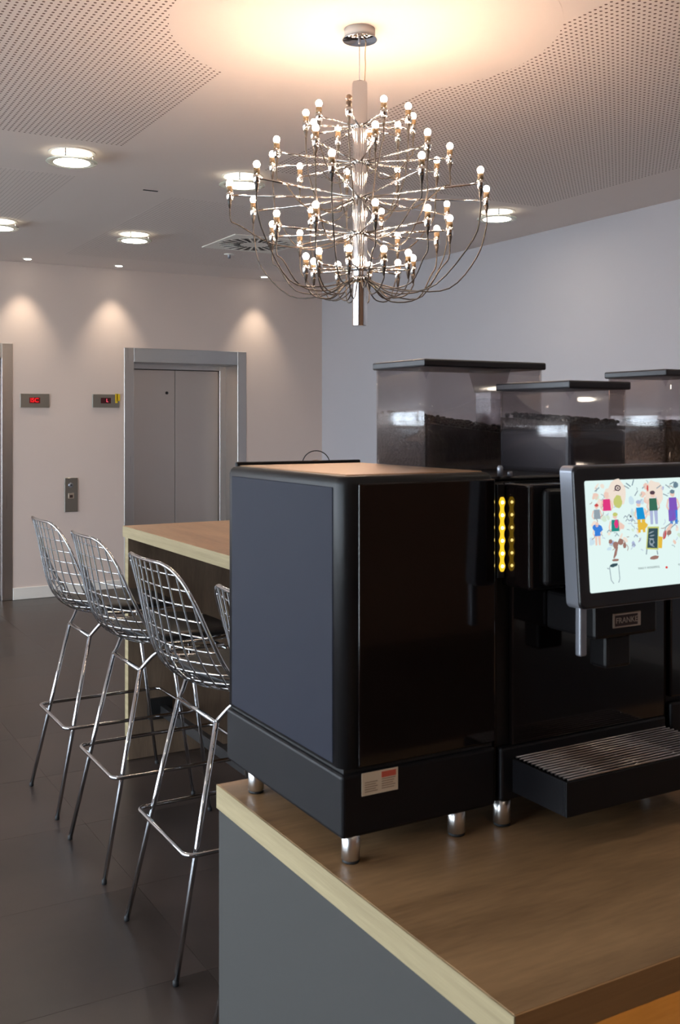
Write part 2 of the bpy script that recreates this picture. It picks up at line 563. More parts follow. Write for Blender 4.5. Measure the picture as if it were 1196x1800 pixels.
# window wall on the left (daylight side)
wl = MB()
SILL, HEAD = 0.25, 2.72
wl.box(X0 - 0.2, X0, Y0, Y1, 0, SILL)
wl.box(X0 - 0.2, X0, Y0, Y1, HEAD, H)
bays = [(-0.3, 1.6), (1.9, 4.2), (4.4, 6.7), (6.9, 9.0)]
edges = [Y0] + [e for b in bays for e in b] + [Y1]
for k in range(0, len(edges), 2):
    wl.box(X0 - 0.2, X0, edges[k], edges[k + 1], SILL, HEAD)
struct(wl.build('wall_left', M['wall']))
for n_, (ya, yb) in enumerate(bays):
    f = MB()
    e = 0.05
    xa, xb = X0 - 0.14, X0 - 0.08
    f.box(xa, xb, ya, yb, SILL, SILL + e)
    f.box(xa, xb, ya, yb, HEAD - e, HEAD)
    f.box(xa, xb, ya, ya + e, SILL + e, HEAD - e)
    f.box(xa, xb, yb - e, yb, SILL + e, HEAD - e)
    ym = (ya + yb) / 2
    f.box(xa, xb, ym - e / 2, ym + e / 2, SILL + e, HEAD - e)
    w_ = struct(f.build('window_%d' % (n_ + 1), M['alu']))
    for (pa, pb) in ((ya + e, ym - e / 2), (ym + e / 2, yb - e)):
        MB().box(X0 - 0.114, X0 - 0.108, pa, pb, SILL + e, HEAD - e).build('pane', M['glass'], w_)
    ld = bpy.data.lights.new('window_portal', 'AREA')
    ld.shape = 'RECTANGLE'
    ld.size = HEAD - SILL
    ld.size_y = yb - ya
    ld.cycles.is_portal = True
    lo = bpy.data.objects.new('window_portal', ld)
    COL.objects.link(lo)
    lo.location = (X0 - 0.25, ym, (SILL + HEAD) / 2)
    lo.rotation_euler = (0, -PI / 2, 0)
struct(MB().box(X0 - 30, X0 - 0.2, -25, 35, -0.25, -0.15).build('ground', M['grey_ground']))

# ------------------------------------------------------------------ elevators
def elevator(xa, xb, label, n_):
    root = thing('elevator_door', label, 'elevator door', ((xa + xb) / 2, Y1, 0))
    cx = (xa + xb) / 2
    hw = (xb - xa) / 2
    FW, HD, DEP = 0.092, 0.13, 0.31
    P = -0.006
    for s_ in (-1, 1):
        a, b = sorted((s_ * hw, s_ * (hw - FW)))
        MB().box(a, b, P, DEP, 0.001, FT, 0.002, 1).build('jamb', M['steel'], root)
    MB().box(-hw + FW, hw - FW, P, DEP, FT - HD, FT, 0.002, 1).build('header', M['steel_h'], root)
    iw = hw - FW
    dw = 0.453
    DT = 2.045
    for s_ in (-1, 1):
        a, b = sorted((s_ * dw, s_ * iw))
        MB().box(a, b, DEP - 0.03, DEP + 0.03, 0.001, FT - HD, 0.002, 1).build('door_stile', M['steel'], root)
    MB().box(-dw, dw, DEP - 0.03, DEP + 0.03, DT, FT - HD).build('door_lintel', M['steel'], root)
    l = MB().box(-dw + 0.003, -0.0025, DEP + 0.005, DEP + 0.035, 0.008, DT - 0.006, 0.002, 1).build('door_leaf', M['steel_door'], root)
    MB().box(0.0025, dw - 0.003, DEP + 0.005, DEP + 0.035, 0.008, DT - 0.006, 0.002, 1).build('door_leaf', M['steel_door'], root)
    k = MB().lathe([(0.0, 0.0), (0.014, 0.0), (0.014, 0.006), (0.0, 0.006)], 16).build('key_hole', M['dark_gap'], l, (-0.085, DEP + 0.003, 1.82))
    k.rotation_euler = (PI / 2, 0, 0)
    MB().box(-hw, hw, DEP + 0.04, DEP + 0.07, 0.0, FT).build('shaft_back', M['dark_gap'], root)
    MB().box(-dw, dw, P, DEP + 0.03, 0.0005, 0.006).build('sill', M['steel_h'], root)
    return root
elevator(*EL[0], 'steel elevator frame cut off by left edge of photo', 1)
elevator(*EL[1], 'closed steel elevator doors in wide frame behind the bar table', 2)

# indicators and call panel on the far wall
def indicator(xa, xb, za, zb, label, txt, lit):
    r = thing('floor_indicator', label, 'indicator', ((xa + xb) / 2, Y1, za), 0, 'elevator floor indicators')
    hw, hh = (xb - xa) / 2, zb - za
    MB().box(-hw, hw, -0.012, 0.0, 0, hh, 0.002, 1).build('plate', M['steel_plate'], r)
    d = MB().box(-0.048, 0.045, -0.0135, -0.010, 0.037, 0.087).build('display', M['red_glow'] if lit else M['red_dark'], r)
    me = text_mesh(txt, 0.052 if lit else 0.044, 'floor_letter', M['red_dim'] if lit else M['red_text'])
    link('floor_letter', me, d, (-0.004 if lit else 0.012, -0.0142, 0.062), (PI / 2, 0, 0))
    return r
indicator(2.031, 2.281, 1.668, 1.788, 'floor indicator plate with bright red display, near left elevator frame', 'ISC', True)
ind2 = indicator(2.666, 2.912, 1.672, 1.792, 'floor indicator plate with dim red letter and yellow tape on corner', 'L', False)
tp = MB().box(0.085, 0.108, -0.0145, -0.0125, 0.04, 0.125).box(0.1, 0.129, -0.0145, -0.0125, 0.06, 0.123)
tp.build('yellow_tape', M['yellow'], ind2)

cp = thing('call_panel', 'narrow steel call panel with key switch and button on wall', 'call panel', (2.474, Y1, 0.743))
MB().box(-0.058, 0.058, -0.012, 0, 0, 0.303, 0.002, 1).build('plate', M['steel_plate'], cp)
k = MB().lathe([(0.0, 0.0), (0.022, 0.0), (0.020, 0.005), (0.0, 0.005)], 20).build('key_switch', M['silver'], cp, (-0.005, -0.012, 0.238))
k.rotation_euler = (PI / 2, 0, 0)
MB().box(-0.004, 0.012, -0.0065, -0.0055, -0.005, 0.005).build('key_slot', M['dark_gap'], cp, (-0.005, -0.0115, 0.238))
b_ = MB().box(-0.028, 0.024, -0.0185, -0.012, 0.118, 0.166, 0.003, 2).build('button', M['badge'], cp)
MB().box(-0.016, 0.012, -0.0192, -0.0182, 0.126, 0.15).build('button_face', M['badge_dark'], b_)

# ------------------------------------------------------------------ ceiling lights
def downlight(x, y, label):
    r = thing('downlight', label, 'ceiling light', (x, y, H - 0.002), 0, 'round glass downlights')
    # housing ring let into the ceiling, glass disc hung below it on three pins
    ring = MB()
    seg = 40
    vs, fs = [], []
    for (rr, z) in ((0.105, -0.003), (0.118, -0.003), (0.118, 0.001), (0.105, 0.001)):
        for k in range(seg):
            a = 2 * PI * k / seg
            vs.append((rr * math.cos(a), rr * math.sin(a), z))
    for i in range(4):
        for k in range(seg):
            fs.append((i * seg + k, i * seg + (k + 1) % seg, ((i + 1) % 4) * seg + (k + 1) % seg, ((i + 1) % 4) * seg + k))
    ring.add(vs, fs, False).build('trim_ring', M['white_trim'], r)
    MB().lathe([(0.0, -0.002), (0.088, -0.002), (0.10, 0.001), (0.0, 0.001)], 32).build('lamp', M['lamp_soft'], r)
    g = MB()
    vs, fs = [], []
    for (rr, z) in ((0.092, -0.052), (0.128, -0.052), (0.130, -0.048), (0.128, -0.043), (0.092, -0.043)):
        for k in range(seg):
            a = 2 * PI * k / seg
            vs.append((rr * math.cos(a), rr * math.sin(a), z))
    for i in range(5):
        for k in range(seg):
            fs.append((i * seg + k, i * seg + (k + 1) % seg, ((i + 1) % 5) * seg + (k + 1) % seg, ((i + 1) % 5) * seg + k))
    g.add(vs, fs, True).build('glass_rim', M['disc_glass'], r)
    MB().lathe([(0.0, -0.051), (0.091, -0.051), (0.091, -0.0485), (0.0, -0.0485)], 40, sm=False).build('diffuser', M['disc'], r)
    MB().lathe([(0.0, -0.0484), (0.0915, -0.0484), (0.0915, -0.044), (0.0, -0.044)], 40, sm=False).build('glow_shield', M['white_trim'], r)  # added opaque cap, keeps the diffuser's glow off the ceiling
    for k in range(3):
        a = PI / 2 + 0.5 + 2 * PI * k / 3
        MB().lathe([(0.004, -0.045), (0.004, -0.002)], 8, 0.110 * math.cos(a), 0.110 * math.sin(a)).build('pin', M['chrome'], r)
    return r
downlight(1.435, 5.30, 'bright round downlight nearest to the top left corner of ceiling')
downlight(2.41, 5.34, 'round downlight just left of the chandelier')
downlight(4.27, 5.40, 'round downlight just right of the chandelier, near right wall')
downlight(2.46, 7.38, 'round downlight above the elevator door, left of the square vent')
downlight(1.49, 7.36, 'round downlight cut by left edge of photo')

for (x, y, w) in ((-1.5, 0.9, 'left of the camera'), (0.4, -1.2, 'behind the camera'), (2.4, 0.9, 'over the counter'), (4.27, 0.9, 'over the far counter end'), (2.4, -1.2, 'behind the counter'), (-1.5, 3.2, 'beside the windows')):
    downlight(x, y, 'round fill downlight added out of view %s' % w)  # extra unseen downlights, added to brighten walls and worktop

def wallspot(x, label):
    r = thing('spot_light', label, 'ceiling light', (x, 8.95, H), 0, 'small spots washing the far wall')
    MB().lathe([(0.028, -0.004), (0.042, -0.003), (0.044, 0.0), (0.028, 0.0)], 24).build('trim_ring', M['white_trim'], r)
    MB().lathe([(0.0, -0.006), (0.030, -0.006), (0.030, -0.001), (0.0, -0.001)], 20).build('lens', M['spot'], r)
    ld = bpy.data.lights.new('spot_lamp', 'SPOT')
    ld.energy = SPOT_WATTS
    ld.color = (1.0, 0.85, 0.66)
    ld.spot_size = math.radians(64)
    ld.spot_blend = 1.0
    ld.shadow_soft_size = 0.03
    lo = bpy.data.objects.new('spot_lamp', ld)
    COL.objects.link(lo)
    lo.parent = r
    lo.location = (0, 0.0, -0.02)
    lo.rotation_euler = (math.radians(10), 0, 0)
wallspot(2.046, 'small ceiling spot above the left floor indicator')
wallspot(2.843, 'small ceiling spot above the elevator frame, second from left')
wallspot(4.27, 'small ceiling spot behind the lower chandelier arms')

# swirl vent
vr = thing('ceiling_vent', 'square white ceiling vent with radial slots behind the chandelier', 'vent', (3.41, 7.32, H))
MB().box(-0.31, 0.31, -0.325, 0.325, -0.008, 0.0, 0.003, 1).build('plate', M['vent'], vr)
rg = MB()
seg = 48
vs, fs = [], []
for (rr, z) in ((0.17, -0.0085), (0.275, -0.0085), (0.275, -0.007), (0.17, -0.007)):
    for k in range(seg):
        a = 2 * PI * k / seg
        vs.append((rr * math.cos(a), rr * math.sin(a), z))
for i in range(3):
    for k in range(seg):
        fs.append((i * seg + k, i * seg + (k + 1) % seg, (i + 1) * seg + (k + 1) % seg, (i + 1) * seg + k))
rg.add(vs, fs).build('ring', M['vent_ring'], vr)
slot = MB().box(0.115, 0.262, -0.010, 0.010, -0.0105, -0.0075, 0.002, 1).mesh('slot', M['dark_gap'])
vane = MB().box(0.165, 0.275, -0.0075, 0.0075, -0.0115, -0.0075, 0.001, 1).mesh('vane', M['vent'])
for k in range(22):
    a = 2 * PI * k / 22
    link('slot', slot, vr, (0, 0, 0), (0, 0, a))
    link('vane', vane, vr, (0, 0, 0), (0, 0, a + PI / 22))

sp = thing('sprinkler', 'small sprinkler head hanging below the square vent', 'sprinkler', (3.43, 7.86, H))
MB().lathe([(0.004, -0.04), (0.012, -0.038), (0.012, -0.008), (0.010, 0)], 12).build('body', M['silver'], sp)
MB().lathe([(0.0, -0.010), (0.042, -0.008), (0.042, -0.003), (0.0, 0.0)], 20).build('rosette', M['white_trim'], sp)

# ------------------------------------------------------------------ chandelier
CX, CY = 1.862, 3.124
ch = thing('chandelier', 'large chrome chandelier with fifty small bulbs and looping dark cables', 'chandelier', (CX, CY, 1.884), -YAW)
ZB = 1.884
def zz(z):
    return z - ZB
# local axes: +x = to the right as seen by a visitor at the counter, -y = towards them
cano = MB().lathe([(0.052, zz(2.895)), (0.054, zz(2.90)), (0.054, zz(H - 0.003)), (0.0, zz(H - 0.003))], 40).build('canopy', M['canopy_white'], ch)
MB().lathe([(0.0, zz(2.888)), (0.060, zz(2.888)), (0.0615, zz(2.890)), (0.060, zz(2.894)), (0.0, zz(2.894))], 40).build('canopy_plate', M['chrome'], cano)
MB().lathe([(0.004, zz(2.868)), (0.005, zz(2.885)), (0.003, zz(2.889))], 10, -0.002, -0.02).build('wire_grip', M['silver'], cano)
MB().tube([(-0.002, -0.02, zz(2.885)), (-0.001, -0.008, zz(2.735))], 0.0012, 6).build('suspension_wire', M['silver'], ch)
MB().tube(catmull([(0.022, 0.012, zz(2.89)), (0.019, 0.01, zz(2.84)), (0.020, 0.005, zz(2.80)), (0.016, 0.003, zz(2.735))], 5), 0.002, 6).build('power_cord', M['clear_cord'], ch)
MB().lathe([(0.020, zz(ZB)), (0.0258, zz(ZB)), (0.0262, zz(ZB + 0.002)), (0.0262, zz(2.738)), (0.025, zz(2.741)), (0.0, zz(2.741))], 40).build('column', M['tube_chrome'], ch)
MB().lathe([(0.0268, zz(2.035)), (0.0268, zz(2.060))], 40, sm=True).build('collar', M['chrome'], ch)

tiers = [(2.585, 0.190, -6), (2.459, 0.316, 10), (2.334, 0.455, -6), (2.209, 0.316, 10), (2.083, 0.190, -6)]
ho_m = MB().lathe([(0.006, -0.020), (0.0115, -0.014), (0.0125, 0.002), (0.0125, 0.009), (0.0100, 0.0095), (0.0100, 0.012)], 14).mesh('lamp_holder', M['chrome_warm'])
sl_m = MB().lathe([(0.0100, 0.010), (0.0100, 0.031), (0.006, 0.031)], 14).mesh('sleeve', M['sleeve'])
sl2_m = MB().lathe([(0.0100, 0.010), (0.0100, 0.031), (0.006, 0.031)], 14).mesh('sleeve', M['sleeve_unlit'])
bu_prof = [(0.006, 0.030)] + [(0.0114 * math.sin(a), 0.0432 - 0.0124 * math.cos(a)) for a in [0.6, 1.0, 1.4, 1.8, 2.2, 2.6, 2.95]] + [(0.0005, 0.056)]
bu_m = MB().lathe(bu_prof, 12).mesh('bulb', M['bulb'])
bu_off = MB().lathe(bu_prof, 12).mesh('bulb', M['bulb_off'])
co_m = MB().lathe([(0.003, -0.046), (0.0075, -0.022), (0.0085, -0.014)], 12).mesh('cable_gland', M['cable'])
rnd = random.Random(3)
for ti, (tz, R, off) in enumerate(tiers):
    MB().lathe([(0.0265, zz(tz - 0.008)), (0.034, zz(tz - 0.006)), (0.034, zz(tz + 0.006)), (0.0265, zz(tz + 0.008))], 30).build('hub', M['chrome'], ch)
    arm_m = MB().tube([(0.03, 0, 0), (R - 0.006, 0, 0)], 0.0034, 8).mesh('arm', M['chrome_warm'])
    for k in range(10):
        th = math.radians(off + 36 * k)
        c, s_ = math.cos(th), -math.sin(th)      # th measured towards the viewer = local -y
        ang = math.atan2(s_, c)
        link('arm', arm_m, ch, (0, 0, zz(tz)), (0, 0, ang))
        dead = (ti == 0 and k == 3)
        h_ = link('lamp_holder', ho_m, ch, (R * c, R * s_, zz(tz)), (0, 0, ang))
        link('sleeve', sl2_m if dead else sl_m, h_)
        link('bulb', bu_off if dead else bu_m, h_)
        link('cable_gland', co_m, h_)
        # cable: hangs from the lamp, loops in towards the column
        j = lambda a: rnd.uniform(-a, a)
        if ti == 0:
            ze = tiers[1 + k % 2][0] - 0.01
        elif ti == 1:
            ze = tiers[2 + (k % 2)][0] - 0.01
        elif ti == 2:
            ze = tiers[3][0] - 0.008 if k % 3 == 2 else 2.048
        else:
            ze = 2.045 + j(0.006)
        zs = tz - 0.045
        drop = zs - ze
        sag = 0.030 + abs(j(0.025)) + (0.012 if ti >= 3 else 0)
        side = j(0.12)
        def pt(r_, z_, sw=0.0):
            a = ang + side * sw
            return (r_ * math.cos(a), r_ * math.sin(a), zz(z_))
        if ti == 4:
            pts = [pt(R, zs), pt(R, zs - 0.010), pt(R * 0.86, ze - sag - 0.004, 0.5), pt(R * 0.55, ze - sag - 0.012, 1), pt(0.055, ze - sag * 0.3, 1), pt(0.026, ze + 0.004, 1)]
        else:
            pts = [pt(R, zs), pt(R * (0.995 + j(0.01)), zs - 0.05 * min(1, drop / 0.1)), pt(R * (0.93 + j(0.03)), zs - drop * (0.62 + j(0.08)), 0.3),
                   pt(R * (0.68 + j(0.05)), ze - sag * 0.75, 0.8), pt(R * 0.38, ze - sag, 1), pt(0.06, ze - sag * 0.35, 1), pt(0.026, ze + 0.003, 1)]
        MB().tube(catmull(pts, 4), 0.0024, 6).build('cable', M['cable'], ch)

# ------------------------------------------------------------------ bar table
TX0, TX1, TY0, TY1, TZ = 1.488, 2.32, 1.80, 4.63, 1.068
tb = thing('bar_table', 'long high bar table with oak top behind the wire stools', 'table', ((TX0 + TX1) / 2, (TY0 + TY1) / 2, 0))
ox, oy = (TX0 + TX1) / 2, (TY0 + TY1) / 2
def tbox(x0, x1, y0, y1, z0, z1, bev=0.0):
    return MB().box(x0 - ox, x1 - ox, y0 - oy, y1 - oy, z0, z1, bev, 1)
top_ = tbox(TX0 + 0.002, TX1 - 0.002, TY0 + 0.002, TY1 - 0.002, TZ - 0.05, TZ, 0.0015).build('table_top', M['oak_table'], tb)
tbox(TX0, TX0 + 0.0025, TY0, TY1, TZ - 0.0498, TZ - 0.0008).build('edge_band', M['oak_edge'], top_)
tbox(TX1 - 0.0025, TX1, TY0, TY1, TZ - 0.0498, TZ - 0.0008).build('edge_band', M['oak_edge'], top_)
for (ya, yb) in ((TY1 - 0.05, TY1 - 0.006), (TY0 + 0.006, TY0 + 0.05)):
    p_ = tbox(TX0 + 0.012, TX1 - 0.012, ya, yb, 0.001, TZ - 0.051, 0.001).build('end_panel', M['oak_panel'], tb)
    tbox(TX0 + 0.0095, TX0 + 0.0125, ya, yb, 0.001, TZ - 0.051).build('edge_band', M['oak_edge'], p_)
tbox(TX0 + 0.155, TX0 + 0.185, TY0 + 0.05, TY1 - 0.06, 0.19, 0.235, 0.002).build('stretcher_rail', M['rail_black'], tb)
tbox(TX0 + 0.10, TX0 + 0.215, TY1 - 0.075, TY1 - 0.05, 0.175, 0.27, 0.003).build('rail_bracket', M['power_black'], tb)
tbox(TX0 + 0.12, TX0 + 0.22, 2.75, 2.80, 0.0, 0.20, 0.003).build('rail_post', M['power_black'], tb)

# container with hoop handle on the table
jr = thing('lidded_jar', 'round brown lidded jar with thin black hoop handle behind the machine', 'jar', (1.85, 3.425, TZ))
MB().lathe([(0.030, 0.0), (0.042, 0.01), (0.050, 0.10), (0.050, 0.22), (0.046, 0.28), (0.040, 0.295)], 28).build('body', M['brown_lid'], jr)
MB().lathe([(0.042, 0.295), (0.040, 0.312), (0.030, 0.326), (0.014, 0.334), (0.0, 0.336)], 28).build('lid', M['brown_lid'], jr)
ca, sa = math.cos(-YAW), math.sin(-YAW)
hp = [(0.052 * math.cos(a), 0.318 + 0.052 * math.sin(a)) for a in [PI * i / 20 for i in range(21)]]
hp = [(0.052, 0.22)] + hp + [(-0.052, 0.22)]
MB().tube([(x * ca, x * sa, z) for x, z in hp], 0.0022, 6).build('hoop_handle', M['rail_black'], jr)

# ------------------------------------------------------------------ wire stools
PROF = [  # x, z, half width, edge pulled forward, edge lifted
    (-0.304, 1.150, 0.130, 0.045, 0.0), (-0.302, 1.139, 0.175, 0.047, 0), (-0.296, 1.110, 0.212, 0.050, 0),
    (-0.286, 1.055, 0.240, 0.058, 0), (-0.272, 0.975, 0.257, 0.070, 0), (-0.254, 0.890, 0.264, 0.088, 0.0),
    (-0.222, 0.825, 0.262, 0.092, 0.01), (-0.168, 0.783, 0.258, 0.052, 0.02), (-0.090, 0.765, 0.255, 0.012, 0.03),
    (0.000, 0.760, 0.250, 0, 0.032), (0.100, 0.763, 0.245, 0, 0.03), (0.190, 0.771, 0.235, 0, 0.025),
    (0.240, 0.777, 0.205, 0, 0.018), (0.258, 0.778, 0.140, 0, 0.008)]
NP_ = len(PROF) - 1
def prof(v):
    f = max(0.0, min(1.0, v)) * NP_
    i = min(int(f), NP_ - 1)
    t = f - i
    P = [PROF[max(i - 1, 0)], PROF[i], PROF[i + 1], PROF[min(i + 2, NP_)]]
    return [0.5 * (2 * P[1][c] + (P[2][c] - P[0][c]) * t + (2 * P[0][c] - 5 * P[1][c] + 4 * P[2][c] - P[3][c]) * t * t + (3 * P[1][c] - P[0][c] - 3 * P[2][c] + P[3][c]) * t ** 3) for c in range(5)]
def shell(y, v):
    x, z, w, ex, ez = prof(v)
    t = min(1.0, abs(y) / 0.265)
    return Vector((x + ex * t * t, y, z + ez * t * t))

def make_stool():
    root = thing('bar_stool', 'x', 'stool')
    # rim
    vs_ = [i / 70 for i in range(71)]
    right = [shell(prof(v)[2], v) for v in vs_]
    left = [shell(-prof(v)[2], v) for v in reversed(vs_)]
    topc = [shell(y, 0) for y in (-0.08, -0.03, 0.03, 0.08)]
    botc = [shell(y, 1) for y in (0.09, 0.03, -0.03, -0.09)]
    MB().tube(topc + right + botc + left, 0.0057, 8, closed=True).build('shell_rim', M['chrome'], root)
    # wires running from back to seat
    ys = [-0.235, -0.195, -0.15, -0.105, -0.063, -0.021, 0.021, 0.063, 0.105, 0.15, 0.195, 0.235]
    for y in ys:
        ok = [v / 120 for v in range(121) if prof(v / 120)[2] >= abs(y) - 1e-6]
        va, vb = ok[0], ok[-1]
        MB().tube([shell(y, va + (vb - va) * i / 34) for i in range(35)], 0.0027, 6).build('wire', M['chrome'], root)
    # cross wires, evenly spaced along the profile
    arc = [0.0]
    pv = shell(0, 0)
    N = 300
    for i in range(1, N + 1):
        q = shell(0, i / N)
        arc.append(arc[-1] + (q - pv).length)
        pv = q
    L = arc[-1]
    nc = 20
    for c in range(1, nc):
        s_ = L * (c - 0.35) / (nc - 0.6)
        i = next(i for i in range(N + 1) if arc[i] >= s_)
        v = i / N
        w = prof(v)[2]
        up = Vector((0.003, 0, 0)) if arc[i] < 0.33 else Vector((0, 0, 0.003))
        MB().tube([shell(w * (-1 + 2 * k / 14), v) + up for k in range(15)], 0.0027, 6).build('wire', M['chrome'], root)
    # seat pad
    pad = MB()
    pp = []
    for k in range(40):
        a = 2 * PI * k / 40
        e = 2.8
        cx_ = abs(math.cos(a)) ** (2 / e) * math.copysign(1, math.cos(a))
        cy_ = abs(math.sin(a)) ** (2 / e) * math.copysign(1, math.sin(a))
        pp.append((0.045 + cx_ * 0.205, cy_ * 0.205))
    vs, fs = [], []
    lev = [(0.90, 0.000), (0.98, 0.006), (1.0, 0.015), (0.98, 0.024), (0.90, 0.030), (0.5, 0.033)]
    for sc, dz in lev:
        for x, y in pp:
            xx, yy = 0.045 + (x - 0.045) * sc, y * sc
            zb = 0.769 + 0.028 * (yy / 0.25) ** 2 + (0.05 * max(0, (-0.10 - xx)) / 0.1)
            vs.append((xx, yy, zb + dz))
    n = 40
    for i in range(len(lev) - 1):
        for k in range(n):
            fs.append((i * n + k, i * n + (k + 1) % n, (i + 1) * n + (k + 1) % n, (i + 1) * n + k))
    fs.append(tuple(range(n - 1, -1, -1)))
    fs.append(tuple((len(lev) - 1) * n + k for k in range(n)))
    pad.add(vs, fs, True).build('seat_pad', M['leather'], root)
    # legs
    for s_ in (-1, 1):
        foot = (-0.278, s_ * 0.212, 0.012)
        knee = (-0.133, s_ * 0.150, 0.686)
        lg = MB().tube([foot, knee], 0.0082, 10)
        lg.tube(catmull([knee, (-0.118, s_ * 0.156, 0.705), (-0.085, s_ * 0.185, 0.748), (-0.045, s_ * 0.195, 0.755), (0.16, s_ * 0.195, 0.752)], 5), 0.0072, 10)
        l_ = lg.build('leg', M['chrome'], root)
        MB().lathe([(0.0075, 0.0), (0.0088, 0.002), (0.0088, 0.014), (0.006, 0.016)], 12, -0.279, s_ * 0.2125).build('foot_glide', M['black_rubber'], l_)
        l_ = MB().tube([(0.280, s_ * 0.222, 0.012), (0.175, s_ * 0.195, 0.745)], 0.0075, 10).build('leg', M['chrome'], root)
        MB().lathe([(0.0075, 0.0), (0.0088, 0.002), (0.0088, 0.014), (0.006, 0.016)], 12, 0.281, s_ * 0.2225).build('foot_glide', M['black_rubber'], l_)
    MB().tube([(-0.133, -0.150, 0.686), (-0.133, 0.150, 0.686)], 0.0072, 10).build('crossbar', M['chrome'], root)
    MB().tube([(0.178, -0.195, 0.735), (0.178, 0.195, 0.735)], 0.0065, 10).build('crossbar', M['chrome'], root)
    # foot ring
    ring = [(x + 0.022, y * (1 + 0.05 * x), 0.345) for x, y in round_rect(0.268, 0.212, 0.03, 5)]
    MB().tube(ring, 0.0072, 10, closed=True).build('foot_ring', M['chrome'], root)
    return root

def copy_tree(o, parent=None):
    c = o.copy()
    COL.objects.link(c)
    c.parent = parent
    for chd in list(o.children):
        copy_tree(chd, c)
    return c
st0 = make_stool()
spots = [(1.315, 4.25, 'chrome wire bar stool farthest back, nearest the elevator wall'),
         (1.307, 3.608, 'chrome wire bar stool in the middle of the three whole ones'),
         (1.293, 2.90, 'chrome wire bar stool in front, its back before the oak table edge'),
         (1.280, 2.19, 'chrome wire bar stool almost hidden behind the black machine')]
for i, (x, y, lab) in enumerate(spots):
    o = st0 if i == 0 else copy_tree(st0)
    o.location = (x, y, 0)
    tag(o, lab, 'stool', 'wire bar stools along the table')

# ------------------------------------------------------------------ counter
KX0, KX1, KY0, KY1, KZ = 0.724, 2.55, 0.886, 1.716, 0.900
wt = thing('worktop', 'oak counter top carrying the coffee machines', 'worktop', (KX0, KY0, KZ - 0.042))
def kbox(x0, x1, y0, y1, z0, z1, bev=0.0):
    return MB().box(x0 - KX0, x1 - KX0, y0 - KY0, y1 - KY0, z0 - (KZ - 0.042), z1 - (KZ - 0.042), bev, 1)
kbox(KX0 + 0.002, KX1, KY0 + 0.002, KY1, KZ - 0.042, KZ, 0.001).build('slab', M['oak_top'], wt)
kbox(KX0, KX0 + 0.0025, KY0, KY1, KZ - 0.0418, KZ - 0.0006).build('edge_band', M['oak_edge'], wt)
kbox(KX0 + 0.0026, KX1, KY0, KY0 + 0.0025, KZ - 0.0418, KZ - 0.0006).build('edge_band', M['oak_edge_x'], wt)
cb = thing('counter_cabinet', 'grey laminate counter base under the oak top', 'cabinet', (KX0, KY0, 0))
def cbox(x0, x1, y0, y1, z0, z1, bev=0.0):
    return MB().box(x0 - KX0, x1 - KX0, y0 - KY0, y1 - KY0, z0, z1, bev, 1)
cbox(KX0 + 0.003, KX0 + 0.022, KY0 + 0.004, KY1 - 0.004, 0.0, KZ - 0.0425, 0.001).build('side_panel', M['laminate'], cb)
cbox(KX0 + 0.022, KX1, KY1 - 0.023, KY1 - 0.004, 0.0, KZ - 0.0425).build('back_panel', M['laminate'], cb)
for k in range(3):
    xa = KX0 + 0.024 + k * 0.6
    dr = cbox(xa, xa + 0.596, KY0 + 0.140, KY0 + 0.158, 0.10, KZ - 0.044, 0.001).build('cabinet_door', M['oak_front'], cb)
cbox(KX0 + 0.03, KX1, KY0 + 0.008, KY0 + 0.032, KZ - 0.0432, KZ - 0.0424).build('fill_strip', M['fill_warm'], cb)  # added hidden fill light, gives the cabinet fronts their orange glow
cbox(KX0 + 0.022, KX1, KY0 + 0.16, KY0 + 0.17, 0.0, 0.10).build('plinth', M['mach_black'], cb)

# ------------------------------------------------------------------ machines
def feet(root, pts, ox_, oy_):
    for (x, y) in pts:
        f_ = MB().lathe([(0.0125, 0.004), (0.0138, 0.005), (0.0138, 0.042), (0.012, 0.043)], 24, x - ox_, y - oy_).build('foot', M['foot_steel'], root)
        MB().lathe([(0.0125, 0.0), (0.0132, 0.001), (0.0132, 0.0045), (0.011, 0.0045)], 24, x - ox_, y - oy_).build('foot_pad', M['black_rubber'], f_)

# side unit on the left
AX0, AX1, AY0, AY1 = 0.746, 1.028, 1.302, 1.722
su = thing('milk_cooler', 'tall black cooler unit with grey side wall and glossy front', 'appliance', (AX0, AY0, KZ))
def sbox(x0, x1, y0, y1, z0, z1, bev=0.0, seg=2):
    return MB().box(x0 - AX0, x1 - AX0, y0 - AY0, y1 - AY0, z0 - KZ, z1 - KZ, bev, seg)
sbox(AX0, AX1, AY0, AY1, 0.940, 1.034, 0.006, 3).build('base', M['mach_base'], su)
sbox(AX0 + 0.006, AX1 - 0.004, AY0 + 0.006, AY1 - 0.008, 1.034, 1.040).build('shadow_gap', M['dark_gap'], su)
# body: rounded front corners
bp = []
for cx_, cy_, a0, rr in ((AX1 - 0.012, AY1 - 0.012, 0, 0.012), (AX0 + 0.014, AY1 - 0.012, PI / 2, 0.012), (AX0 + 0.022, AY0 + 0.022, PI, 0.020), (AX1 - 0.012, AY0 + 0.014, 1.5 * PI, 0.012)):
    for k in range(7):
        a = a0 + PI / 2 * k / 6
        bp.append((cx_ + rr * math.cos(a) - AX0, cy_ + rr * math.sin(a) - AY0))
body = MB()
n = len(bp)
zl = [1.040, 1.456, 1.463, 1.467, 1.469]
ins = [0, 0, 0.002, 0.005, 0.010]
cxm, cym = (AX1 - AX0) / 2, (AY1 - AY0) / 2
vs, fs = [], []
for z, i_ in zip(zl, ins):
    for x, y in bp:
        sx = 1 - i_ / cxm
        sy = 1 - i_ / cym
        vs.append((cxm + (x - cxm) * sx, cym + (y - cym) * sy, z - KZ))
for i in range(len(zl) - 1):
    for k in range(n):
        fs.append((i * n + k, i * n + (k + 1) % n, (i + 1) * n + (k + 1) % n, (i + 1) * n + k))
fs.append(tuple(range(n - 1, -1, -1)))
